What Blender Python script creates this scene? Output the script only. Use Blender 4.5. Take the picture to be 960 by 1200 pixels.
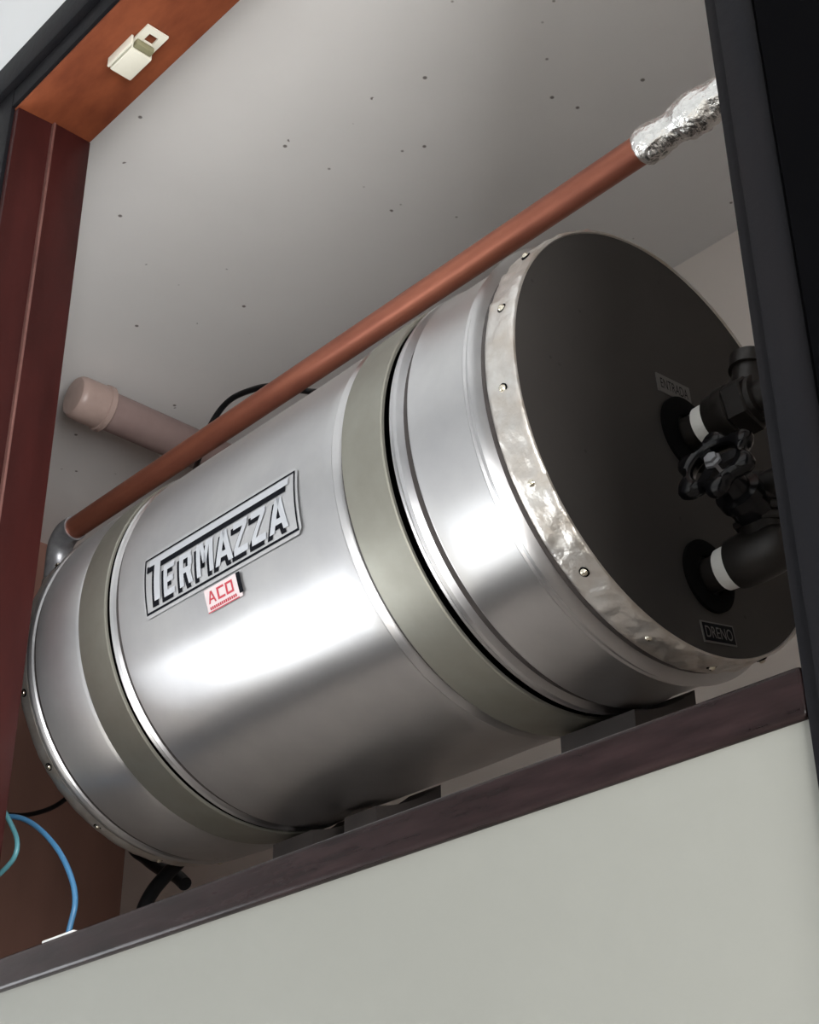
import bpy, bmesh, math, random
from mathutils import Vector, Matrix, noise
random.seed(7)
for o in list(bpy.data.objects):
    bpy.data.objects.remove(o)
SC = bpy.context.scene
COL = SC.collection
H = 1.6                      # camera height; all heights below are measured from the eye

# ------------------------------------------------------------------ camera
FPX = 1822.5
RIGHT = Vector((0.6791, 0.7340, -0.0080))
DOWN = Vector((-0.3702, 0.3324, -0.8675))
FWD = Vector((-0.6344, 0.5921, 0.4969)).normalized()
RIGHT = (RIGHT - FWD * RIGHT.dot(FWD)).normalized()
DOWN = FWD.cross(RIGHT)
cam_d = bpy.data.cameras.new('camera')
cam = bpy.data.objects.new('camera', cam_d)
COL.objects.link(cam)
m = Matrix((RIGHT, -DOWN, -FWD)).transposed().to_4x4()
m.translation = Vector((0, 0, H))
cam.matrix_world = m
cam_d.sensor_fit = 'VERTICAL'
cam_d.sensor_height = 36.0
cam_d.lens = FPX / 1200.0 * 36.0
cam_d.clip_start = 0.02
SC.camera = cam

# ------------------------------------------------------------------ light
SC.view_settings.view_transform = 'Standard'
SC.view_settings.look = 'None'
SC.view_settings.exposure = -0.22
SC.view_settings.gamma = 1.0
SC.view_settings.use_curve_mapping = False
world = bpy.data.worlds.new('world')
SC.world = world
world.use_nodes = True
bg = world.node_tree.nodes['Background']
bg.inputs[0].default_value = (0.86, 0.93, 1.0, 1)
bg.inputs[1].default_value = 1.0


def area(name, loc, direction, sx, sy, power, color):
    d = bpy.data.lights.new(name, 'AREA')
    d.shape = 'RECTANGLE'
    d.size, d.size_y = sx, sy
    d.energy = power
    d.color = color
    o = bpy.data.objects.new(name, d)
    COL.objects.link(o)
    o.location = (loc[0], loc[1], loc[2] + H)
    o.rotation_euler = Vector(direction).to_track_quat('-Z', 'Y').to_euler()
    return o


# daylight coming through the window of the left room wall
WX, WY0, WY1, WZ0, WZ1 = -3.5, -1.05, 0.20, -1.15, 0.36
area('window_daylight', (WX - 0.20, (WY0 + WY1) / 2, (WZ0 + WZ1) / 2), (1, 0, 0), WY1 - WY0, WZ1 - WZ0, 62, (0.93, 0.97, 1.0))
# added fill light for the cupboard, at an unseen opening in the right wall
EX, EY0, EY1, EZ0, EZ1 = 1.8, -1.3, 0.35, -1.2, 0.65
area('fill_light_right', (EX + 0.20, (EY0 + EY1) / 2, (EZ0 + EZ1) / 2), (-1, 0, 0), EY1 - EY0, EZ1 - EZ0, 300, (1.0, 0.99, 0.975))


# ------------------------------------------------------------------ materials
def mat(name, color, rough=0.5, metal=0.0, var=None, vscale=8.0, vamt=0.5, stretch=(1, 1, 1), bump=0.0, bscale=40.0,
        bstretch=None, coat=0.0, spec=0.5, rvar=0.0, specks=None, aniso=0.0):
    M = bpy.data.materials.new(name)
    M.use_nodes = True
    nt = M.node_tree
    N, L = nt.nodes, nt.links
    b = N['Principled BSDF']
    b.inputs['Base Color'].default_value = (*color, 1)
    b.inputs['Roughness'].default_value = rough
    b.inputs['Metallic'].default_value = metal
    b.inputs['Specular IOR Level'].default_value = spec
    b.inputs['Coat Weight'].default_value = coat
    b.inputs['Coat Roughness'].default_value = 0.15
    tc = N.new('ShaderNodeTexCoord')
    mp = N.new('ShaderNodeMapping')
    mp.inputs['Scale'].default_value = stretch
    L.new(tc.outputs['Object'], mp.inputs['Vector'])
    last = None
    if var:
        n = N.new('ShaderNodeTexNoise')
        n.inputs['Scale'].default_value = vscale
        n.inputs['Detail'].default_value = 6
        n.inputs['Roughness'].default_value = 0.6
        L.new(mp.outputs[0], n.inputs['Vector'])
        cr = N.new('ShaderNodeValToRGB')
        cr.color_ramp.elements[0].position = 0.5 - 0.35 * (1.2 - vamt)
        cr.color_ramp.elements[1].position = 0.5 + 0.35 * (1.2 - vamt)
        cr.color_ramp.elements[0].color = (*var, 1)
        cr.color_ramp.elements[1].color = (*color, 1)
        L.new(n.outputs['Fac'], cr.inputs[0])
        last = cr.outputs[0]
        if rvar:
            mr = N.new('ShaderNodeMapRange')
            mr.inputs['To Min'].default_value = rough + rvar
            mr.inputs['To Max'].default_value = rough - rvar
            L.new(n.outputs['Fac'], mr.inputs['Value'])
            L.new(mr.outputs[0], b.inputs['Roughness'])
    if specks:
        sc, thr, colr = specks
        v = N.new('ShaderNodeTexVoronoi')
        v.inputs['Scale'].default_value = sc
        L.new(tc.outputs['Object'], v.inputs['Vector'])
        r = N.new('ShaderNodeValToRGB')
        r.color_ramp.elements[0].position = thr * 0.6
        r.color_ramp.elements[1].position = thr
        r.color_ramp.elements[0].color = (1, 1, 1, 1)
        r.color_ramp.elements[1].color = (0, 0, 0, 1)
        L.new(v.outputs['Distance'], r.inputs[0])
        n2 = N.new('ShaderNodeTexNoise')
        n2.inputs['Scale'].default_value = sc * 0.45
        L.new(tc.outputs['Object'], n2.inputs['Vector'])
        g = N.new('ShaderNodeMath')
        g.operation = 'GREATER_THAN'
        g.inputs[1].default_value = 0.53
        L.new(n2.outputs['Fac'], g.inputs[0])
        mu = N.new('ShaderNodeMath')
        mu.operation = 'MULTIPLY'
        L.new(r.outputs[0], mu.inputs[0])
        L.new(g.outputs[0], mu.inputs[1])
        mx = N.new('ShaderNodeMix')
        mx.data_type = 'RGBA'
        L.new(mu.outputs[0], mx.inputs[0])
        if last:
            L.new(last, mx.inputs[6])
        else:
            mx.inputs[6].default_value = (*color, 1)
        mx.inputs[7].default_value = (*colr, 1)
        last = mx.outputs[2]
    if aniso:
        tg = N.new('ShaderNodeTangent')
        tg.direction_type = 'RADIAL'
        tg.axis = 'X'
        L.new(tg.outputs[0], b.inputs['Tangent'])
        b.inputs['Anisotropic'].default_value = aniso
        b.inputs['Anisotropic Rotation'].default_value = 0.25
    if last:
        L.new(last, b.inputs['Base Color'])
    if bump:
        n = N.new('ShaderNodeTexNoise')
        n.inputs['Scale'].default_value = bscale
        n.inputs['Detail'].default_value = 5
        if bstretch:
            mp2 = N.new('ShaderNodeMapping')
            mp2.inputs['Scale'].default_value = bstretch
            L.new(tc.outputs['Object'], mp2.inputs['Vector'])
            L.new(mp2.outputs[0], n.inputs['Vector'])
        else:
            L.new(tc.outputs['Object'], n.inputs['Vector'])
        bp = N.new('ShaderNodeBump')
        bp.inputs['Strength'].default_value = bump
        bp.inputs['Distance'].default_value = 0.01
        L.new(n.outputs['Fac'], bp.inputs['Height'])
        L.new(bp.outputs[0], b.inputs['Normal'])
    return M


MT = {
    'alu': mat('aluminium_sheet', (0.62, 0.615, 0.612), 0.37, 1.0, var=(0.50, 0.497, 0.510), vscale=7, vamt=0.55, stretch=(1, 1, 1), rvar=0.07,
               bump=0.05, bscale=7, aniso=0.80),
    'strap': mat('strap_steel', (0.30, 0.295, 0.255), 0.45, 0.8, var=(0.24, 0.23, 0.195), vscale=14, vamt=0.4, rvar=0.08),
    'rim': mat('rim_foil', (0.72, 0.71, 0.69), 0.36, 0.9, var=(0.50, 0.44, 0.38), vscale=20, vamt=0.6, rvar=0.1, bump=0.25, bscale=60),
    'cap': mat('end_cap_dark', (0.031, 0.028, 0.0255), 0.6, 0.0, var=(0.022, 0.019, 0.0175), vscale=7, vamt=0.5, specks=(38, 0.10, (0.01, 0.008, 0.007))),
    'screw': mat('screw_metal', (0.75, 0.70, 0.58), 0.2, 1.0),
    'black': mat('black_ink', (0.003, 0.0035, 0.006), 0.6, spec=0.08),
    'rubber': mat('black_rubber', (0.003, 0.003, 0.003), 0.8, spec=0.05),
    'plate': mat('plate_silver', (0.60, 0.60, 0.61), 0.38, 0.9, var=(0.55, 0.55, 0.56), vscale=60, vamt=0.4),
    'letter': mat('letter_silver', (0.66, 0.68, 0.72), 0.35, 0.8),
    'sticker': mat('sticker_pale', (0.62, 0.53, 0.54), 0.5),
    'red': mat('sticker_red', (0.42, 0.03, 0.05), 0.5),
    'copper': mat('copper_pipe', (0.36, 0.125, 0.075), 0.40, 0.6, var=(0.22, 0.07, 0.045), vscale=14, vamt=0.5, stretch=(0.5, 3, 3), rvar=0.1),
    'foil': mat('foil_wrap', (0.80, 0.79, 0.77), 0.25, 1.0, bump=0.5, bscale=70),
    'solder': mat('grey_fitting', (0.42, 0.43, 0.45), 0.4, 0.7, var=(0.25, 0.25, 0.27), vscale=50, vamt=0.5),
    'pvc': mat('pvc_pipe', (0.30, 0.215, 0.20), 0.45, var=(0.25, 0.175, 0.165), vscale=18, vamt=0.5),
    'pvc_cap': mat('pvc_cap', (0.42, 0.31, 0.275), 0.4, var=(0.35, 0.255, 0.225), vscale=30, vamt=0.5),
    'brass': mat('dark_bronze', (0.016, 0.013, 0.011), 0.42, 0.2, var=(0.009, 0.007, 0.006), vscale=40, vamt=0.5),
    'tape': mat('thread_tape', (0.72, 0.71, 0.68), 0.7, bump=0.2, bscale=150),
    'wheel': mat('black_enamel', (0.003, 0.003, 0.004), 0.22, spec=0.3),
    'cable': mat('black_cable', (0.005, 0.005, 0.006), 0.45, spec=0.25),
    'blue': mat('blue_cable', (0.06, 0.20, 0.38), 0.35),
    'teal': mat('teal_cable', (0.09, 0.26, 0.30), 0.35),
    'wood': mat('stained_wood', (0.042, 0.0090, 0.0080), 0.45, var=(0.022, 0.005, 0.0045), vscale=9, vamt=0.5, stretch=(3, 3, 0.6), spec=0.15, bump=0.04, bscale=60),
    'wood_dark': mat('dark_wood_face', (0.0075, 0.0080, 0.0098), 0.5, var=(0.011, 0.010, 0.011), vscale=10, vamt=0.5, stretch=(3, 3, 0.5), coat=0.0, spec=0.04, bump=0.05, bscale=80),
    'wood_sill': mat('sill_wood', (0.022, 0.012, 0.0125), 0.27, var=(0.005, 0.0022, 0.0022), vscale=16, vamt=0.6, stretch=(0.7, 5, 5), spec=0.16, bump=0.05, bscale=30, bstretch=(1, 8, 8)),
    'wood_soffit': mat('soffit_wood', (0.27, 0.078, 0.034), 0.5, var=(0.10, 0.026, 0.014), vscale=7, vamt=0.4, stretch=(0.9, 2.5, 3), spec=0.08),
    'side_panel': mat('side_panel_wood', (0.37, 0.20, 0.155), 0.55, var=(0.29, 0.155, 0.12), vscale=5, vamt=0.4, stretch=(2, 2, 0.5)),
    'groove_dark': mat('groove_shade_tone', (0.085, 0.074, 0.070), 0.45, 0.3, var=(0.045, 0.038, 0.036), vscale=8, vamt=0.4),  # dark tone that paints shade into the shell grooves
    'pale_edge': mat('pale_edge_wood', (0.20, 0.095, 0.080), 0.5, var=(0.07, 0.026, 0.022), vscale=12, vamt=0.5, stretch=(1, 1, 0.5)),
    'door': mat('door_black', (0.002, 0.002, 0.0025), 0.8, var=(0.0015, 0.0015, 0.002), vscale=6, spec=0.02),
    'block': mat('support_wood', (0.045, 0.037, 0.034), 0.7, var=(0.03, 0.025, 0.024), vscale=20),
    'ceil': mat('cupboard_ceiling', (0.84, 0.83, 0.82), 0.9, var=(0.79, 0.78, 0.77), vscale=4, vamt=0.3, specks=(22, 0.10, (0.22, 0.20, 0.19))),
    'back': mat('cupboard_plaster', (0.84, 0.77, 0.71), 0.9, var=(0.79, 0.72, 0.66), vscale=4, vamt=0.3),
    'panel': mat('pale_panel', (0.218, 0.220, 0.198), 0.55, var=(0.195, 0.197, 0.177), vscale=2.5, vamt=0.3),
    'white': mat('white_wall', (0.62, 0.63, 0.64), 0.8, var=(0.59, 0.60, 0.61), vscale=3, vamt=0.3),
    'floor': mat('floor_tile', (0.70, 0.67, 0.62), 0.5, var=(0.64, 0.61, 0.56), vscale=5),
    'latch': mat('latch_cream', (0.72, 0.70, 0.60), 0.4, var=(0.66, 0.64, 0.54), vscale=40, vamt=0.4),
    'latch_dark': mat('latch_olive', (0.20, 0.19, 0.11), 0.5),
    'clip': mat('clip_white', (0.75, 0.74, 0.72), 0.4),
}


# ------------------------------------------------------------------ helpers
def finish(bm, name, material, parent=None, smooth=None, loc=(0, 0, 0), flip=True):
    """link a bmesh (eye-relative coordinates) as one object with its origin at loc"""
    if flip:
        bmesh.ops.recalc_face_normals(bm, faces=bm.faces)
    me = bpy.data.meshes.new(name)
    for v in bm.verts:
        v.co -= Vector(loc)
    bm.to_mesh(me)
    bm.free()
    if smooth is not None:
        for p in me.polygons:
            p.use_smooth = True
        me.set_sharp_from_angle(angle=math.radians(smooth))
    me.materials.append(MT[material])
    o = bpy.data.objects.new(name, me)
    COL.objects.link(o)
    if parent:
        o.parent = parent
        w = Vector((0, 0, 0))
        q = parent
        while q:
            w += Vector(q.location)
            q = q.parent
        o.location = Vector((loc[0], loc[1], loc[2] + H)) - w
    else:
        o.location = (loc[0], loc[1], loc[2] + H)
    return o


def root(name, loc, label, cat, group=None):
    o = bpy.data.objects.new(name, None)
    COL.objects.link(o)
    o.empty_display_size = 0.05
    o.location = (loc[0], loc[1], loc[2] + H)
    tag(o, label, cat, group)
    return o


def tag(o, label, cat, group=None):
    o['label'] = label
    o['category'] = cat
    if group:
        o['group'] = group
    return o


def struct(o, label=None):
    o['kind'] = 'structure'
    if label:
        o['label'] = label
    return o


def box(bm, a, b):
    x0, y0, z0 = a
    x1, y1, z1 = b
    vs = [bm.verts.new(c) for c in ((x0, y0, z0), (x1, y0, z0), (x1, y1, z0), (x0, y1, z0), (x0, y0, z1), (x1, y0, z1), (x1, y1, z1), (x0, y1, z1))]
    for f in ((0, 3, 2, 1), (4, 5, 6, 7), (0, 1, 5, 4), (1, 2, 6, 5), (2, 3, 7, 6), (3, 0, 4, 7)):
        bm.faces.new([vs[i] for i in f])
    return vs


def boxo(name, a, b, material, parent=None, bevel=0.0, seg=2, loc=None):
    bm = bmesh.new()
    box(bm, a, b)
    if bevel:
        bmesh.ops.bevel(bm, geom=list(bm.edges), offset=bevel, segments=seg, affect='EDGES', profile=0.6)
    if loc is None:
        loc = ((a[0] + b[0]) / 2, (a[1] + b[1]) / 2, min(a[2], b[2]))
    return finish(bm, name, material, parent, 35 if bevel else None, loc)


def lathe(bm, origin, axis, prof, seg=48, closed=False, wob=None):
    """prof: list of (distance along axis, radius)"""
    ax = Vector(axis).normalized()
    e1 = ax.orthogonal().normalized()
    e2 = ax.cross(e1)
    rings = []
    for k, (s, r) in enumerate(prof):
        ring = []
        if r < 1e-6:
            ring = [bm.verts.new(Vector(origin) + ax * s)]
        else:
            for i in range(seg):
                t = 2 * math.pi * i / seg
                rr = r + (wob(s, t, k) if wob else 0)
                ring.append(bm.verts.new(Vector(origin) + ax * s + e1 * (rr * math.cos(t)) + e2 * (rr * math.sin(t))))
        rings.append(ring)
    pairs = list(zip(rings[:-1], rings[1:]))
    if closed:
        pairs.append((rings[-1], rings[0]))
    for a, b in pairs:
        for i in range(seg):
            j = (i + 1) % seg
            if len(a) == 1 and len(b) == 1:
                continue
            if len(a) == 1:
                bm.faces.new((a[0], b[i], b[j]))
            elif len(b) == 1:
                bm.faces.new((a[i], a[j], b[0]))
            else:
                bm.faces.new((a[i], a[j], b[j], b[i]))


def latheo(name, origin, axis, prof, material, parent=None, seg=48, closed=False, smooth=35, loc=None, wob=None):
    bm = bmesh.new()
    lathe(bm, origin, axis, prof, seg, closed, wob)
    return finish(bm, name, material, parent, smooth, loc if loc is not None else origin)


def spline(pts, n=10):
    P = [Vector(p) for p in pts]
    P = [P[0] * 2 - P[1]] + P + [P[-1] * 2 - P[-2]]
    out = []
    for i in range(1, len(P) - 2):
        for k in range(n):
            t = k / n
            a, b, c, d = P[i - 1], P[i], P[i + 1], P[i + 2]
            out.append(0.5 * ((2 * b) + (c - a) * t + (2 * a - 5 * b + 4 * c - d) * t * t + (3 * b - a - 3 * c + d) * t ** 3))
    out.append(P[-2])
    return out


def tube(bm, path, r, seg=12):
    path = [Vector(p) for p in path]
    up = None
    rings = []
    for i, p in enumerate(path):
        t = (path[min(i + 1, len(path) - 1)] - path[max(i - 1, 0)]).normalized()
        if up is None:
            up = t.orthogonal().normalized()
        up = (up - t * up.dot(t)).normalized()
        s = t.cross(up)
        rr = r(i) if callable(r) else r
        rings.append([bm.verts.new(p + up * (rr * math.cos(2 * math.pi * k / seg)) + s * (rr * math.sin(2 * math.pi * k / seg))) for k in range(seg)])
    for a, b in zip(rings[:-1], rings[1:]):
        for k in range(seg):
            j = (k + 1) % seg
            bm.faces.new((a[k], a[j], b[j], b[k]))
    bm.faces.new(rings[0][::-1])
    bm.faces.new(rings[-1])


def tubeo(name, path, r, material, parent=None, seg=14):
    bm = bmesh.new()
    tube(bm, path, r, seg)
    return finish(bm, name, material, parent, 50, tuple(path[0]))


def prism(bm, poly, axis, a, b):
    """extrude 2-D polygon along axis ('X','Y','Z') from a to b"""
    def P(u, v, w):
        return {'X': (w, u, v), 'Y': (u, w, v), 'Z': (u, v, w)}[axis]
    A = [bm.verts.new(P(u, v, a)) for u, v in poly]
    B = [bm.verts.new(P(u, v, b)) for u, v in poly]
    bm.faces.new(A)
    bm.faces.new(B[::-1])
    n = len(poly)
    for i in range(n):
        j = (i + 1) % n
        bm.faces.new((A[i], B[i], B[j], A[j]))


def prismo(name, poly, axis, a, b, material, parent=None, bevel=0.0, seg=2):
    bm = bmesh.new()
    prism(bm, poly, axis, a, b)
    if bevel:
        bmesh.ops.bevel(bm, geom=list(bm.edges), offset=bevel, segments=seg, affect='EDGES', profile=0.6)
    c = [sum(p[i] for p in poly) / len(poly) for i in (0, 1)]
    loc = {'X': ((a + b) / 2, c[0], c[1]), 'Y': (c[0], (a + b) / 2, c[1]), 'Z': (c[0], c[1], a)}[axis]
    return finish(bm, name, material, parent, 35 if bevel else None, loc)


# ------------------------------------------------------------------ room shell
YF = 0.768                  # front face of the cupboard frame
YB = 0.893                   # back face of the frame
XL, XR = -1.696, -0.475     # inner faces of the jambs
XLO, XRO = -1.768, -0.430   # outer faces
ZS0, ZS1 = 0.3558, 0.3895     # sill rail
ZT = 1.735                  # underside of the head rail
ZTO = 1.832
YW = 0.785                  # plaster face of the wall around the frame
CZ = 1.880                  # cupboard ceiling
CY = 1.978                  # cupboard back wall
CXL, CXR = -3.130, -0.36
RX0, RX1, RY0, RZ0, RZ1 = WX, EX, -3.0, -H, 2.25

struct(boxo('floor', (RX0 - .2, RY0 - .1, RZ0 - .1), (RX1 + .1, YW + .1, RZ0), 'floor'), 'beige tiled floor of the room')
struct(boxo('ceiling', (RX0 - .2, RY0 - .1, RZ1), (RX1 + .1, YW + .1, RZ1 + .1), 'white'), 'white ceiling of the room')
bm = bmesh.new()
box(bm, (RX1, RY0, RZ0), (RX1 + .12, EY0, RZ1))
box(bm, (RX1, EY1, RZ0), (RX1 + .12, YW + .1, RZ1))
box(bm, (RX1, EY0, RZ0), (RX1 + .12, EY1, EZ0))
box(bm, (RX1, EY0, EZ1), (RX1 + .12, EY1, RZ1))
struct(finish(bm, 'wall_right', 'white', None, None, (RX1, 0, RZ0)), 'white right-hand wall with the added light opening')
bm = bmesh.new()  # out-of-view frame, added to go with the fill light
for a, b in (((RX1 + .04, EY0, EZ0), (RX1 + .1, EY0 + .06, EZ1)), ((RX1 + .04, EY1 - .06, EZ0), (RX1 + .1, EY1, EZ1)),
             ((RX1 + .04, EY0, EZ0), (RX1 + .1, EY1, EZ0 + .06)), ((RX1 + .04, EY0, EZ1 - .06), (RX1 + .1, EY1, EZ1))):
    box(bm, a, b)
struct(finish(bm, 'fill_opening_1', 'clip', None, None, (RX1 + .07, (EY0 + EY1) / 2, EZ0)), 'unseen white frame added around the fill light in the right-hand wall')
struct(boxo('wall_rear', (RX0 - .2, RY0 - .1, RZ0), (RX1 + .1, RY0, RZ1), 'white'), 'white wall behind the viewer')
bm = bmesh.new()
box(bm, (RX0 - .12, RY0, RZ0), (RX0, WY0, RZ1))
box(bm, (RX0 - .12, WY1, RZ0), (RX0, YW + .1, RZ1))
box(bm, (RX0 - .12, WY0, RZ0), (RX0, WY1, WZ0))
box(bm, (RX0 - .12, WY0, WZ1), (RX0, WY1, RZ1))
struct(finish(bm, 'wall_left', 'white', None, None, (RX0, 0, RZ0)), 'white left-hand wall with the window')
bm = bmesh.new()
for a, b in (((RX0 - .1, WY0, WZ0), (RX0 - .04, WY0 + .05, WZ1)), ((RX0 - .1, WY1 - .05, WZ0), (RX0 - .04, WY1, WZ1)),
             ((RX0 - .1, WY0, WZ0), (RX0 - .04, WY1, WZ0 + .05)), ((RX0 - .1, WY0, WZ1 - .05), (RX0 - .04, WY1, WZ1))):
    box(bm, a, b)
struct(finish(bm, 'window_1', 'clip', None, None, (RX0 - .07, (WY0 + WY1) / 2, WZ0)), 'white framed window in the left-hand wall')
bm = bmesh.new()
box(bm, (RX0, YW, RZ0), (XLO, YW + .1, RZ1))
box(bm, (XRO, YW, RZ0), (RX1, YW + .1, RZ1))
box(bm, (XLO, YW, ZTO), (XRO, YW + .1, RZ1))
struct(finish(bm, 'wall_front', 'white', None, None, (-1, YW, RZ0)), 'white wall around the cupboard frame')
struct(boxo('wall_lower', (XL - .02, YF + .006, RZ0), (XR - .003, YB, ZS0), 'panel'), 'pale greenish painted panel below the cupboard sill')

# cupboard interior
struct(boxo('wall_back', (CXL - .05, CY, ZS0 - .1), (CXR + .05, CY + .06, CZ + .05), 'back'), 'beige plaster back wall of the cupboard')
struct(boxo('ceiling_cupboard', (CXL - .05, YB - .008, CZ), (CXR + .05, CY, CZ + .06), 'ceil'), 'grey speckled ceiling inside the cupboard')
struct(boxo('wall_side', (CXL - .05, YB - .008, ZS0 - .05), (CXL, CY, CZ), 'side_panel'), 'brown wooden panel closing the left side of the cupboard')
struct(boxo('wall_side_right', (CXR, YB - .008, ZS0 - .05), (CXR + .05, CY, CZ), 'back'), 'beige plaster right side of the cupboard')
struct(boxo('floor_cupboard', (CXL, YB, ZS0 - .05), (CXR, CY, ZS0 + .012), 'back'), 'plaster floor of the cupboard')

# ------------------------------------------------------------------ cupboard frame
fr = root('wall_cupboard', (-1.06, YF, -H), 'dark stained wooden cupboard front with an open black door leaf', 'cupboard')
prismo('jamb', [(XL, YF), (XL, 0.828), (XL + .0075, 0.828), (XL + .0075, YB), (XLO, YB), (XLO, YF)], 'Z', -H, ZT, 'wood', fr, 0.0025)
boxo('stop_edge', (XL, .8262, ZS1), (XL + .0085, .8300, ZT), 'pale_edge', fr, 0.001)  # paler brown strip along the door stop
jf = boxo('jamb_facing', (XLO - .004, YF - .006, -H), (XL - .012, YF + .004, ZT + .044), 'wood_dark', fr, 0.003)
prismo('jamb', [(XR, YF), (XR, YB), (XRO, YB), (XRO, YF + .004), (XRO, YF - .006), (XR + .013, YF - .006), (XR + .011, YF)], 'Z', -H, ZT, 'wood_dark', fr, 0.0022)
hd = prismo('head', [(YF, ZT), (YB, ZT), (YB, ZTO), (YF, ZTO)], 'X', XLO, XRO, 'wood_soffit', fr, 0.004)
boxo('head_facing', (XLO - .004, YF - .016, ZT + .045), (XRO, YF + .004, ZTO + .012), 'wood_dark', fr, 0.005)
boxo('head_bead', (XL - .011, YF - .006, ZT + .004), (XRO, YF + .004, ZT + .040), 'wood_dark', fr, 0.003)
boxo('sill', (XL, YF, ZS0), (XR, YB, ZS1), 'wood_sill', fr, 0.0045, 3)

# open door leaf, hinged on the right jamb and swung out into the room
th = math.radians(166)
dx, dy = -math.cos(th), -math.sin(th)
nx, ny = -dy, dx           # towards the outside face
hx, hy = XRO + .004, YF - .012
W_, T_ = 0.52, 0.022
poly = [(hx, hy), (hx + dx * W_, hy + dy * W_), (hx + dx * W_ + nx * T_, hy + dy * W_ + ny * T_), (hx + nx * T_, hy + ny * T_)]
prismo('door_leaf', poly, 'Z', ZS0 + .01, ZT + .01, 'door', fr, 0.003)['label'] = 'black open door leaf'

# ------------------------------------------------------------------ latch on the underside of the head
lt = root('cupboard_latch', (-1.4790, 0.8356, ZT - .0008), 'cream metal door catch screwed under the wooden head rail', 'latch')
boxo('case', (-1.5200, 0.8195, ZT - .0185), (-1.4638, 0.8559, ZT - .0008), 'latch', lt, 0.0025)
boxo('case_lip', (-1.5180, 0.8135, ZT - .0185), (-1.4556, 0.8172, ZT - .0008), 'latch', lt, 0.001)
bm = bmesh.new()      # slotted fixing tab
xs = [-1.4638, -1.4516, -1.4343, -1.4231]
ys = [0.8193, 0.8305, 0.8457, 0.8559]
for i in range(3):
    for j in range(3):
        if i == 1 and j == 1:
            continue
        box(bm, (xs[i], ys[j], ZT - .005), (xs[i + 1], ys[j + 1], ZT - .001))
bmesh.ops.remove_doubles(bm, verts=bm.verts, dist=1e-5)
finish(bm, 'fixing_tab', 'latch', lt, None, (-1.4434, 0.8376, ZT - .005))
boxo('roller', (-1.4633, 0.8213, ZT - .0165), (-1.4516, 0.8518, ZT - .0052), 'latch_dark', lt, 0.003)

# ------------------------------------------------------------------ water heater
TY, TZ, TR = 1.1576, 0.8849, 0.25
X0, X1 = -0.826, -1.745
heater = root('water_heater', ((X0 + X1) / 2, TY, TZ - TR), 'silver cylindrical water heater lying across the cupboard with two straps', 'water heater')


def tank_lathe(name, prof, material, parent=heater, seg=224, smooth=30, wob=None):
    bm = bmesh.new()
    lathe(bm, (0, TY, TZ), (1, 0, 0), prof, seg, False, wob)
    xm = (prof[0][0] + prof[-1][0]) / 2
    return finish(bm, name, material, parent, smooth, (xm, TY, TZ))


def groove(xc, w, d, r):
    return [(xc - w, r), (xc - w * .55, r - d * .6), (xc, r - d), (xc + w * .55, r - d * .6), (xc + w, r)]


def ridge(xc, w, d, r):
    return [(xc - w, r), (xc - w * .6, r + d * .5), (xc, r + d), (xc + w * .6, r + d * .5), (xc + w, r)]


R0 = 0.2505
# left section, middle sheet and right section of the cladding
tank_lathe('shell', [(-1.7195, .2440), (-1.7190, .2485), (-1.7175, .2495)] + ridge(-1.711, .004, .002, R0 - .001) + groove(-1.7005, .005, .0065, R0 - .0005)
           + [(-1.693, R0), (-1.675, R0 + .0018), (-1.655, R0 + .0028), (-1.640, R0 + .0030), (-1.625, R0 + .0022), (-1.612, R0 + .0004), (-1.602, R0 - .0016), (-1.597, R0 - .0030), (-1.593, R0 - .007), (-1.5890, .2400)], 'alu')


def dent(s, t, k):
    return 0.0012 * noise.noise(Vector((s * 9, math.cos(t) * 2.2, math.sin(t) * 2.2)))


mid = [(-1.5205, .2450), (-1.5200, .2490), (-1.5185, .2520)] + ridge(-1.5160, .0018, .0015, R0 + .001) + groove(-1.5070, .0060, .0095, R0 + .0005)
n = 24
for i in range(n + 1):
    mid.append((-1.497 + (-1.094 + 1.497) * i / n, R0 + .0008))
mid += ridge(-1.0895, .0035, .0022, R0 + .0005) + [(-1.0850, R0), (-1.0815, .2470), (-1.0780, .2415), (-1.0745, .2400)]
tank_lathe('shell', mid, 'alu', wob=dent)
tank_lathe('shell', [(-1.0015, .2450), (-1.0012, .2500), (-1.0000, .2520), (-.9985, .2525), (-.9970, .2505), (-.9950, .2518), (-.992, .2548), (-.988, .2540)]
           + groove(-.9795, .0070, .0115, R0 + .0015) + [(-.970, .2535), (-.966, .2525), (-.955, R0 + .001), (-.93, R0 + .001), (-.905, R0 + .0012), (-.893, R0 + .0015)]
           + ridge(-.8895, .0025, .0018, R0 + .0015) + [(-.885, .2525)] + ridge(-.8795, .004, .0045, R0 + .002) + [(-.8740, .2500), (-.8715, .2450), (-.8690, .2380)], 'alu')
# dark rings added in the rolled grooves, standing in for their shade
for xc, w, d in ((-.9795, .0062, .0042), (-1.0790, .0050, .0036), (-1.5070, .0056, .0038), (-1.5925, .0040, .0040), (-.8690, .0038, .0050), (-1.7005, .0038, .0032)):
    tank_lathe('groove_shade', [(xc - w, R0 - d - .006), (xc - w * .9, R0 - d), (xc, R0 - d + .0008), (xc + w * .9, R0 - d), (xc + w, R0 - d - .006)], 'groove_dark', seg=160)
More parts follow.
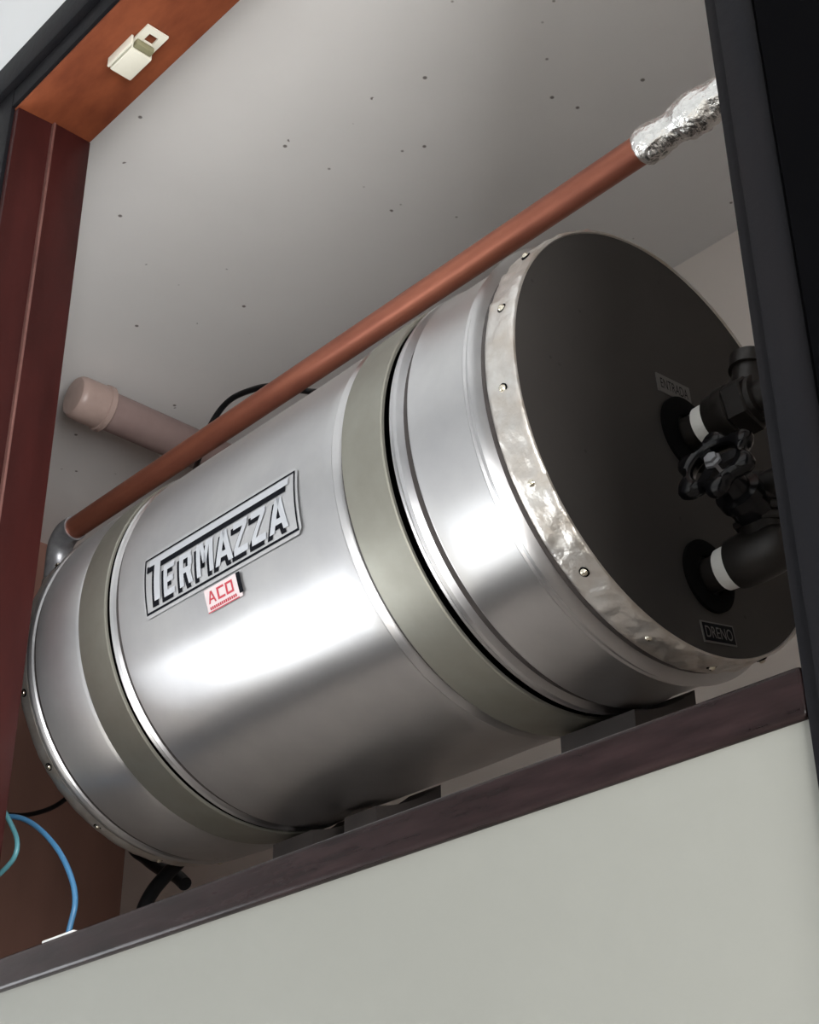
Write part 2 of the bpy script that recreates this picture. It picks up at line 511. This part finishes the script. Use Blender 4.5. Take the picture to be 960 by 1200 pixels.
# inner drum that closes the gaps between the sheets
tank_lathe('liner', [(X1 + .003, .02), (X1 + .003, .235), (X0 - .004, .235), (X0 - .004, .02)], 'rubber', seg=96)
tank_lathe('strap', [(-1.5885, .243), (-1.588, .2515), (-1.5865, .2535), (-1.556, .2542), (-1.5275, .2540), (-1.5258, .2530), (-1.5255, .2505)], 'strap')
tank_lathe('strap', [(-1.0745, .243), (-1.074, .2525), (-1.0725, .2548), (-1.041, .2556), (-1.0110, .2552), (-1.0093, .2540), (-1.009, .2510)], 'strap')


def crumple(s, t, k):
    v = Vector((s * 60, math.cos(t) * 14, math.sin(t) * 14))
    return 0.0026 * noise.noise(v) + 0.0011 * noise.noise(v * 2.7)


rimA = tank_lathe('rim', [(-.8660, .2380), (-.8650, .2470), (-.862, .2490), (-.857, .2492), (-.852, .2492), (-.846, .2490), (-.840, .2490), (-.834, .2488), (-.829, .2485), (-.826, .2475), (-.8255, .2450), (-.8275, .2440)],
                  'rim', seg=360, smooth=60, wob=lambda s, t, k: crumple(s, t, k) if 1 < k < 9 else 0)
rimB = tank_lathe('rim', [(-1.7465, .235), (-1.7455, .2450), (-1.743, .2470), (-1.737, .2472), (-1.730, .2472), (-1.7255, .2465), (-1.7245, .240)], 'rim', seg=300, smooth=60,
                  wob=lambda s, t, k: crumple(s, t, k) * .6 if 1 < k < 5 else 0)
tank_lathe('end_cap', [(-.8275, .0), (-.8275, .2442), (-.834, .2442)][::1], 'cap', seg=160)
tank_lathe('end_cap', [(X1 - .0015, .0), (X1 - .0015, .2440), (X1 + .003, .2442)], 'cap', seg=96)

# screws round both rims
bm = bmesh.new()
lathe(bm, (0, 0, 0), (0, 0, 1), [(-.002, .0055), (.0006, .0055), (.0006, .0038), (.0026, .0034), (.0036, .0020), (.0040, 0)], 14)
bmesh.ops.recalc_face_normals(bm, faces=bm.faces)
sm = bpy.data.meshes.new('screw')
bm.to_mesh(sm)
bm.free()
for p in sm.polygons:
    p.use_smooth = True
sm.materials.append(MT['screw'])
sm.materials.append(MT['rubber'])
for p in sm.polygons:
    p.material_index = 1 if p.center.z < .0009 else 0


def add_screw(X, phi, r, par):
    a = math.radians(phi)
    nrm = Vector((0, -math.cos(a), math.sin(a)))
    o = bpy.data.objects.new('screw', sm)
    COL.objects.link(o)
    o.parent = par
    o.location = Vector((X, TY, TZ + H)) + nrm * r - par.location - heater.location
    o.rotation_euler = nrm.to_track_quat('Z', 'Y').to_euler()


for k in range(16):
    add_screw(-.8435, 13.5 - 22.7 * k if k < 8 else 13.5 + 22.35 * (k - 7), .2492, rimA)
for k in range(15):
    add_screw(-1.7340, -40.2 - 24 * k, .2470, rimB)


# ---- printing on the cladding: mapped onto the cylinder
def cyl(u, v, r):
    """u = X, v = arc length up from the horizontal through the axis, r radius"""
    a = v / TR
    return Vector((u, TY - r * math.cos(a), TZ + r * math.sin(a)))


def patch(bm, poly, fn, n=10, up=None):
    """fill convex polygon (list of (u,v)) with a grid of strips through fn(u,v)"""
    vs = [p[1] for p in poly]
    lo, hi = min(vs), max(vs)
    k = max(1, int(math.ceil((hi - lo) / 0.006)))
    def span(v):
        xs = []
        m_ = len(poly)
        for i in range(m_):
            (u0, v0), (u1, v1) = poly[i], poly[(i + 1) % m_]
            if abs(v1 - v0) < 1e-9:
                if abs(v - v0) < 1e-7:
                    xs += [u0, u1]
                continue
            t = (v - v0) / (v1 - v0)
            if -1e-7 <= t <= 1 + 1e-7:
                xs.append(u0 + (u1 - u0) * t)
        return min(xs), max(xs)
    rows = []
    brk = sorted(set([round(lo + (hi - lo) * i / k, 7) for i in range(k + 1)] + [round(x, 7) for x in vs]))
    for v in brk:
        a, b = span(min(max(v, lo), hi))
        rows.append((bm.verts.new(fn(a, v)), bm.verts.new(fn(b, v))))
    for (a, b), (c, d) in zip(rows[:-1], rows[1:]):
        bm.faces.new((a, b, d, c))


def bar(x0, y0, x1, y1, w):
    """horizontal-cut stroke between (x0,y0) and (x1,y1) of horizontal width w"""
    return [(x0, y0), (x0 + w, y0), (x1 + w, y1), (x1, y1)]


def rect(x0, y0, x1, y1):
    return [(x0, y0), (x1, y0), (x1, y1), (x0, y1)]


GL = {
    'E': [rect(0, 0, .30, 1), rect(.30, 0, .86, .18), rect(.30, .41, .76, .59), rect(.30, .82, .86, 1)],
    'R': [rect(0, 0, .28, 1), rect(.28, .82, .80, 1), rect(.28, .38, .80, .55), rect(.58, .55, .86, .82), bar(.60, 0, .46, .38, .29)],
    'M': [rect(0, 0, .23, 1), rect(.74, 0, .97, 1), bar(.38, .35, .18, 1, .21), bar(.38, .35, .58, 1, .21)],
    'A': [bar(0, 0, .34, 1, .24), bar(.68, 0, .38, 1, .24), rect(.22, .20, .75, .37)],
    'Z': [rect(0, .80, .90, 1), bar(.0, .2, .60, .8, .28), rect(0, 0, .90, .2)],
    'C': [rect(0, 0, .22, 1), rect(.22, 0, .9, .18), rect(.22, .82, .9, 1)],
    'O': [rect(0, 0, .22, 1), rect(.22, 0, .9, .18), rect(.22, .82, .9, 1), rect(.7, .18, .9, .82)],
    'A2': [bar(0, 0, .36, 1, .18), bar(.76, 0, .40, 1, .18), rect(.2, .25, .75, .40)],
}
PU0, PU1, PV0, PV1 = -1.4445, -1.1490, -0.0705, 0.0095       # plate rectangle
PW, PH = PU1 - PU0, PV1 - PV0
bm = bmesh.new()
c = .006
patch(bm, [(PU0 + c, PV0), (PU1 - c, PV0), (PU1, PV0 + c), (PU1, PV1 - c), (PU1 - c, PV1), (PU0 + c, PV1), (PU0, PV1 - c), (PU0, PV0 + c)], lambda u, v: cyl(u, v, TR + .0030))
plate = finish(bm, 'nameplate', 'plate', heater, 30, tuple(cyl((PU0 + PU1) / 2, (PV0 + PV1) / 2, TR)))
plate['label'] = 'silver nameplate reading TERMAZZA in shadowed block letters'
rp = TR + .0034
bm = bmesh.new()
i0, t0 = .0042, .0023
a0, a1, b0, b1 = PU0 + i0, PU1 - i0, PV0 + i0, PV1 - i0
for q in (rect(a0, b0, a1, b0 + t0 * 1.25), rect(a0, b1 - t0, a1, b1), rect(a0, b0, a0 + t0, b1), rect(a1 - t0, b0, a1, b1)):
    patch(bm, q, lambda u, v: cyl(u, v, rp))
finish(bm, 'border', 'black', plate, None, tuple(cyl(PU0, PV0, TR)))


def P2(x, y):
    return (PU0 + PW * x + .05 * PH * (y - .5), PV0 + PH * y)


def glyph(ch, x, y, w, h):
    return [[(x + px * w, y + py * h) for px, py in q] for q in GL[ch]]


word = [('E', .150, .086), ('R', .258, .098), ('M', .372, .112), ('A', .492, .122), ('Z', .612, .096), ('Z', .722, .096), ('A', .828, .122)]
quads = []
for ch, x, w in word:
    quads.append((ch, glyph(ch, x, .185, w, .49)))
tq = [rect(.045, .790, .945, .895), [(.083, .215), (.125, .215), (.125, .79), (.083, .79)]]
quads.append(('T', tq))
for ch, qs in quads:
    bm = bmesh.new()
    for q in qs:
        patch(bm, [P2(px - .0165, py - (.062 if ch != 'T' else .085)) for px, py in q], lambda u, v: cyl(u, v, rp + .0001))
    sh = finish(bm, 'letter_shadow', 'black', plate, None, tuple(cyl(P2(*qs[0][0])[0], P2(*qs[0][0])[1], TR)))
    bm = bmesh.new()
    for q in qs:
        patch(bm, [P2(px, py) for px, py in q], lambda u, v: cyl(u, v, rp + .0005))
    finish(bm, 'letter', 'letter', plate, None, tuple(cyl(P2(*qs[0][0])[0], P2(*qs[0][0])[1], TR)))

# small steel-grade sticker
SU0, SU1, SV0, SV1 = -1.3290, -1.2650, -.1010, -.0735
bm = bmesh.new()
patch(bm, rect(SU0, SV0, SU1, SV1), lambda u, v: cyl(u, v, TR + .0030))
stk = finish(bm, 'sticker', 'sticker', heater, None, tuple(cyl(SU0, SV0, TR)))
stk['label'] = 'small pale sticker with red lettering ACO'
bm = bmesh.new()
patch(bm, rect(SU1 - .004, SV0 + .004, SU1 + .003, SV1), lambda u, v: cyl(u, v, TR + .0033))
finish(bm, 'sticker_edge', 'black', stk, None, tuple(cyl(SU1, SV0, TR)))
for ch, x in (('A2', .005), ('C', .0225), ('O', .0385)):
    bm = bmesh.new()
    for q in GL[ch]:
        patch(bm, [(SU0 + x + px * .0150, SV0 + .0095 + py * .0140) for px, py in q], lambda u, v: cyl(u, v, TR + .0034))
    finish(bm, 'letter', 'red', stk, None, tuple(cyl(SU0 + x, SV0, TR)))
bm = bmesh.new()
for i in range(14):
    x = .005 + i * .0036
    patch(bm, rect(SU0 + x, SV0 + .0025, SU0 + x + .0026, SV0 + .0060), lambda u, v: cyl(u, v, TR + .0034))
patch(bm, rect(SU0, SV0, SU0 + .058, SV0 + .0012), lambda u, v: cyl(u, v, TR + .0034))
finish(bm, 'fine_print', 'red', stk, None, tuple(cyl(SU0, SV0, TR)))


# ---- tags on the end cap
def text_mesh(s, width, height):
    cu = bpy.data.curves.new('t', 'FONT')
    cu.body = s
    ob = bpy.data.objects.new('t', cu)
    COL.objects.link(ob)
    dg = bpy.context.evaluated_depsgraph_get()
    me = bpy.data.meshes.new_from_object(ob.evaluated_get(dg))
    bpy.data.objects.remove(ob)
    xs = [v.co.x for v in me.vertices]
    ys = [v.co.y for v in me.vertices]
    for v in me.vertices:
        v.co.x = ((v.co.x - min(xs)) / (max(xs) - min(xs)) - .5) * width
        v.co.y = ((v.co.y - min(ys)) / (max(ys) - min(ys)) - .5) * height
    return me


def end_tag(s, cy, cz, ang, w, h, back, edge, ink):
    ca, sa = math.cos(ang), math.sin(ang)
    def f(a, b, dx):
        return Vector((-.8275 + dx, TY + cy + a * ca - b * sa, TZ + cz + a * sa + b * ca))
    bm = bmesh.new()
    for d0, d1, k, in ((0.0, .0012, 1.0),):
        A = [bm.verts.new(f(a, b, d0)) for a, b in rect(-w / 2, -h / 2, w / 2, h / 2)]
        B = [bm.verts.new(f(a, b, d1)) for a, b in rect(-w / 2, -h / 2, w / 2, h / 2)]
        bm.faces.new(B)
        for i in range(4):
            bm.faces.new((A[i], A[(i + 1) % 4], B[(i + 1) % 4], B[i]))
    o = finish(bm, 'tag_plate', edge, heater, None, tuple(f(0, 0, 0)))
    o['label'] = 'small metal tag reading ' + s
    bm = bmesh.new()
    e = .0016
    bm.faces.new([bm.verts.new(f(a, b, .0014)) for a, b in rect(-w / 2 + e, -h / 2 + e, w / 2 - e, h / 2 - e)])
    finish(bm, 'tag_field', back, o, None, tuple(f(0, 0, 0)))
    me = text_mesh(s, w * .82, h * .55)
    bm = bmesh.new()
    bm.from_mesh(me)
    for v in bm.verts:
        v.co = f(v.co.x, v.co.y, .0017)
    finish(bm, 'tag_text', ink, o, None, tuple(f(0, 0, 0)))


MT['tag_grey'] = mat('tag_grey', (0.13, 0.125, 0.12), 0.45, 0.2)
MT['tag_ink'] = mat('tag_ink_grey', (0.14, 0.135, 0.13), 0.45, 0.2)
end_tag('ENTRADA', .008, .0675, .09, .058, .022, 'tag_grey', 'tag_grey', 'black')
end_tag('DRENO', .0380, -.2160, .19, .056, .0225, 'black', 'tag_grey', 'tag_ink')

# ---- connections in the end cap
C1 = (-.8275, TY + .0235, TZ + .0150)
C2 = (-.8275, TY + .0310, TZ - .1540)
for C, rg in ((C1, .044), (C2, .040)):
    latheo('gasket', C, (1, 0, 0), [(0, rg), (.004, rg), (.006, rg - .003), (.006, .022), (.0, .022)], 'rubber', heater, 40)
    latheo('nipple', C, (1, 0, 0), [(.0, .0185), (.024, .0185), (.044, .0185), (.044, 0)], 'brass', heater, 32)
    latheo('thread_tape', C, (1, 0, 0), [(.0205, .0190), (.0215, .0222), (.030, .0228), (.0365, .0224), (.0375, .0190)], 'tape', heater, 32)


def hexprof(origin, axis, s0, s1, r, name, parent):
    bm = bmesh.new()
    lathe(bm, origin, axis, [(s0, 0), (s0, r * .94), (s0 + .002, r), (s1 - .002, r), (s1, r * .94), (s1, 0)], 6)
    return finish(bm, name, 'brass', parent, None, origin)


# upper supply line: union nut, body with a stub upward, run into the side wall
up = root('supply_union', (C1[0] + .038, C1[1], C1[2]), 'dark bronze pipe union on the upper outlet of the heater end', 'pipe fitting')
latheo('socket', C1, (1, 0, 0), [(.038, .019), (.038, .0265), (.050, .0275), (.054, .030), (.066, .030), (.068, .027), (.098, .026), (.098, 0)], 'brass', up, 36)
hexprof(C1, (1, 0, 0), .068, .092, .033, 'union_nut', up)
latheo('branch', (C1[0] + .084, C1[1], C1[2] + .01), (0.10, 0.15, 1), [(0, .020), (.030, .020), (.030, .024), (.046, .024), (.046, 0)], 'brass', up, 28)
latheo('pipe_run', C1, (1, 0, 0), [(.098, .018), (-CXR * -1 - C1[0] - .001, .018)], 'brass', up, 28)

# drain valve: elbow, riser with hex, bonnet and hand wheel
vx = -.7545
vl = root('drain_valve', (vx, C2[1], C2[2]), 'black gate valve with lobed hand wheel on the drain outlet', 'valve')
latheo('elbow', C2, (1, 0, 0), [(.038, .019), (.038, .0268), (.046, .0275), (.060, .0275), (.078, .0262), (.092, .0235), (.100, .017), (.104, 0)], 'brass', vl, 36)
latheo('riser', (vx, C2[1], C2[2]), (0, 0, 1), [(0, .0235), (.030, .0235), (.074, .0225), (.084, .018), (.088, 0)], 'brass', vl, 32)
for k in range(3):
    hexprof((vx, C2[1], C2[2]), (0, 0.0, 1), .026 + k * .0115, .0345 + k * .0115, .0295, 'hex_collar', vl)
latheo('pipe_run', (vx, C2[1], C2[2] + .066), (1, 0, 0), [(0, .019), (CXR - vx - .001, .019)], 'brass', vl, 28)
wc = Vector((-.7465, 1.1085, 0.7960))
n_ = Vector((0.10, -0.94, 0.33)).normalized()
base = wc - n_ * .075
latheo('bonnet', tuple(base), tuple(n_), [(0, .021), (.022, .021), (.024, .0245), (.036, .0245), (.038, .016), (.058, .0135), (.060, .006), (.080, .006), (.080, 0)], 'wheel', vl, 24)
bm = bmesh.new()
e1 = n_.orthogonal().normalized()
e2 = n_.cross(e1)
NS = 90
prof_ring = []
for i in range(NS):
    t = 2 * math.pi * i / NS
    ro = .0405 + .0065 * math.cos(6 * t + .9)
    ri = .0250
    ring = []
    for (rr, h_) in ((ri, .004), (ri + .003, .008), (ro - .004, .008), (ro, .003), (ro, -.003), (ro - .004, -.008), (ri + .003, -.008), (ri, -.004)):
        ring.append(bm.verts.new(wc + n_ * h_ + e1 * (rr * math.cos(t)) + e2 * (rr * math.sin(t))))
    prof_ring.append(ring)
for i in range(NS):
    a, b = prof_ring[i], prof_ring[(i + 1) % NS]
    for k in range(8):
        bm.faces.new((a[k], a[(k + 1) % 8], b[(k + 1) % 8], b[k]))
wheel = finish(bm, 'hand_wheel', 'wheel', vl, 60, tuple(wc))
for i in range(3):
    t = math.pi / 3 * (2 * i) + .3
    d = e1 * math.cos(t) + e2 * math.sin(t)
    s = n_.cross(d)
    bm = bmesh.new()
    A = []
    for q in (-1, 1):
        for hh in (-.004, .004):
            for rr in (.004, .029):
                A.append(bm.verts.new(wc + d * rr + s * (.0065 * q) + n_ * hh))
    bmesh.ops.convex_hull(bm, input=A)
    finish(bm, 'spoke', 'wheel', wheel, None, tuple(wc))
latheo('wheel_nut', tuple(wc), tuple(n_), [(-.006, .0095), (.007, .0095), (.009, .0075), (.012, .0070), (.012, 0)], 'solder', wheel, 6, smooth=20)

# ------------------------------------------------------------------ cradles under the heater
def cradle(xa, xb, label):
    bm = bmesh.new()
    y0, y1 = .055, .165
    poly = [(TY + y0, ZS0 + .012), (TY + y1, ZS0 + .012)]
    for i in range(13):
        y = y1 + (y0 - y1) * i / 12
        poly.append((TY + y, TZ - math.sqrt(.2590 ** 2 - y * y)))
    prism(bm, poly, 'X', xa, xb)
    o = finish(bm, 'support_block', 'block', None, None, ((xa + xb) / 2, TY + .11, ZS0 + .012))
    tag(o, label, 'support', 'blocks carrying the heater')


cradle(-1.565, -1.485, 'dark wooden support block under the left strap of the heater')
cradle(-1.423, -1.363, 'black support block under the middle of the heater')
cradle(-1.060, -.955, 'dark support block under the right strap of the heater')

# ------------------------------------------------------------------ copper pipe
PY, PZ, PR = 1.080, 1.2085, 0.0175
cp = root('copper_pipe', (-1.3, PY, PZ - PR), 'long copper pipe running above the heater with a foil wrapped end', 'pipe')
latheo('tube', (-1.955, PY, PZ), (1, 0, 0), [(0, 0), (0, PR), (-.36 + 1.955 - .001, PR), (-.36 + 1.955 - .001, 0)], 'copper', cp, 40)
bm = bmesh.new()
prof = []
NF = 60
for i in range(NF + 1):
    s = i / NF
    r = PR + .0025 + .0022 * (1 if s > .30 else 0) + .0016 * math.sin(s * 19) * (s > .02)
    if i == 0:
        r = PR + .0004
    prof.append((-.775 + s * .19, r))


def fw(s, t, k):
    v = Vector((s * 75, math.cos(t) * 2.4, math.sin(t) * 2.4))
    return (0.0026 * abs(noise.noise(v)) + 0.0010 * noise.noise(v * 3.1)) if k else 0


lathe(bm, (0, PY, PZ), (1, 0, 0), prof, 64, False, fw)
finish(bm, 'foil_wrap', 'foil', cp, 40, (-.7, PY, PZ))
el = spline([(-1.935, PY, PZ), (-1.958, PY, PZ), (-1.982, PY + .004, PZ - .010), (-1.995, PY + .010, PZ - .034), (-1.998, PY + .012, PZ - .075)], 6)
tubeo('elbow', el, PR + .003, 'solder', cp, 20)
tubeo('downpipe', spline([(-1.998, PY + .012, PZ - .070), (-1.998, PY + .012, TZ + .05), (-1.985, PY + .020, TZ + .012), (-1.94, PY + .03, TZ + .002), (-1.749, PY + .03, TZ)], 8), PR, 'solder', cp, 18)
latheo('coupling', (-1.998, PY + .012, PZ - .068), (0, 0, -1), [(0, PR + .001), (0, PR + .005), (.022, PR + .005), (.022, PR + .001)], 'foil', cp, 24)

# ------------------------------------------------------------------ capped PVC stub under the cupboard ceiling
QX, QZ, QY = -2.409, 1.8020, 1.304
pv = root('pvc_pipe', (QX, QY, QZ), 'pinkish plastic drain pipe with a rounded end cap below the ceiling', 'pipe')
latheo('tube', (QX, QY + .064, QZ), (0, 1, 0), [(0, .0415), (CY - QY - .065, .0415)], 'pvc', pv, 40)
latheo('cap', (QX, QY, QZ), (0, 1, 0), [(0, 0), (0, .032), (.002, .040), (.0075, .0447), (.015, .0463), (.065, .0469), (.067, .0500), (.078, .0506), (.081, .0474), (.081, .042)], 'pvc_cap', pv, 40)


# ------------------------------------------------------------------ cables
def px(u, v, **k):
    """point where the sight line through photo position (u, v) meets a plane of the cupboard"""
    d = RIGHT * ((u - 480) / FPX) + DOWN * ((v - 600) / FPX) + FWD
    (a, val), = k.items()
    return d * (val / d['XYZ'.index(a)])


def cable(name, pts, Y, r, material, label, seg=10):
    path = spline([px(u, v, Y=y_) for (u, v, y_) in [(p[0], p[1], p[2] if len(p) > 2 else Y) for p in pts]], 8)
    return tag(tubeo(name, path, r, material, None, seg), label, 'cable')


cable('power_cable', [(190, 680, 1.972), (215, 600, 1.6), (232, 540), (246, 500), (268, 470), (298, 456), (325, 452), (350, 457), (374, 459), (388, 452), (402, 440), (430, 436), (480, 450, 1.6), (520, 520, 1.972)], 1.28, .0052, 'cable',
      'black cable looping up behind the copper pipe')
cable('blue_cable', [(-14, 962), (16, 957), (42, 968), (68, 996), (84, 1030), (88, 1058), (82, 1086), (74, 1120)], .97, .0036, 'blue',
      'blue cable arching down the left side to the sill')
cable('teal_cable', [(2, 945), (13, 966), (20, 985), (17, 1004), (2, 1022), (-14, 1034)], .962, .0034, 'teal', 'short teal cable loop beside the left jamb')
cable('thin_cable', [(-20, 950), (15, 955), (42, 953), (72, 940), (110, 905)], 1.30, .0042, 'cable', 'thin black cable crossing below the left end of the heater')
cable('black_hose', [(212, 985), (212, 1006), (196, 1024), (178, 1046), (166, 1072), (160, 1110), (156, 1160), (154, 1210), (153, 1257)], 1.26, .0105, 'cable', 'black hose dropping from the heater to the cupboard floor', 14)
cable('black_hose', [(215, 930, 1.960), (170, 955, 1.6), (156, 988), (172, 1006), (190, 1019), (206, 1026), (217, 1036)], 1.30, .0105, 'cable', 'short cut black hose end crossing the longer hose', 14)
a, b = px(50, 1104, Y=YF + .006), px(87, 1090, Y=YF + .006)
cl = boxo('cable_clip', (a.x, YF + .005, ZS1), (b.x, YF + .030, ZS1 + .0035), 'clip', None, 0.001)
tag(cl, 'flat white clip on the sill below the blue cable', 'clip')
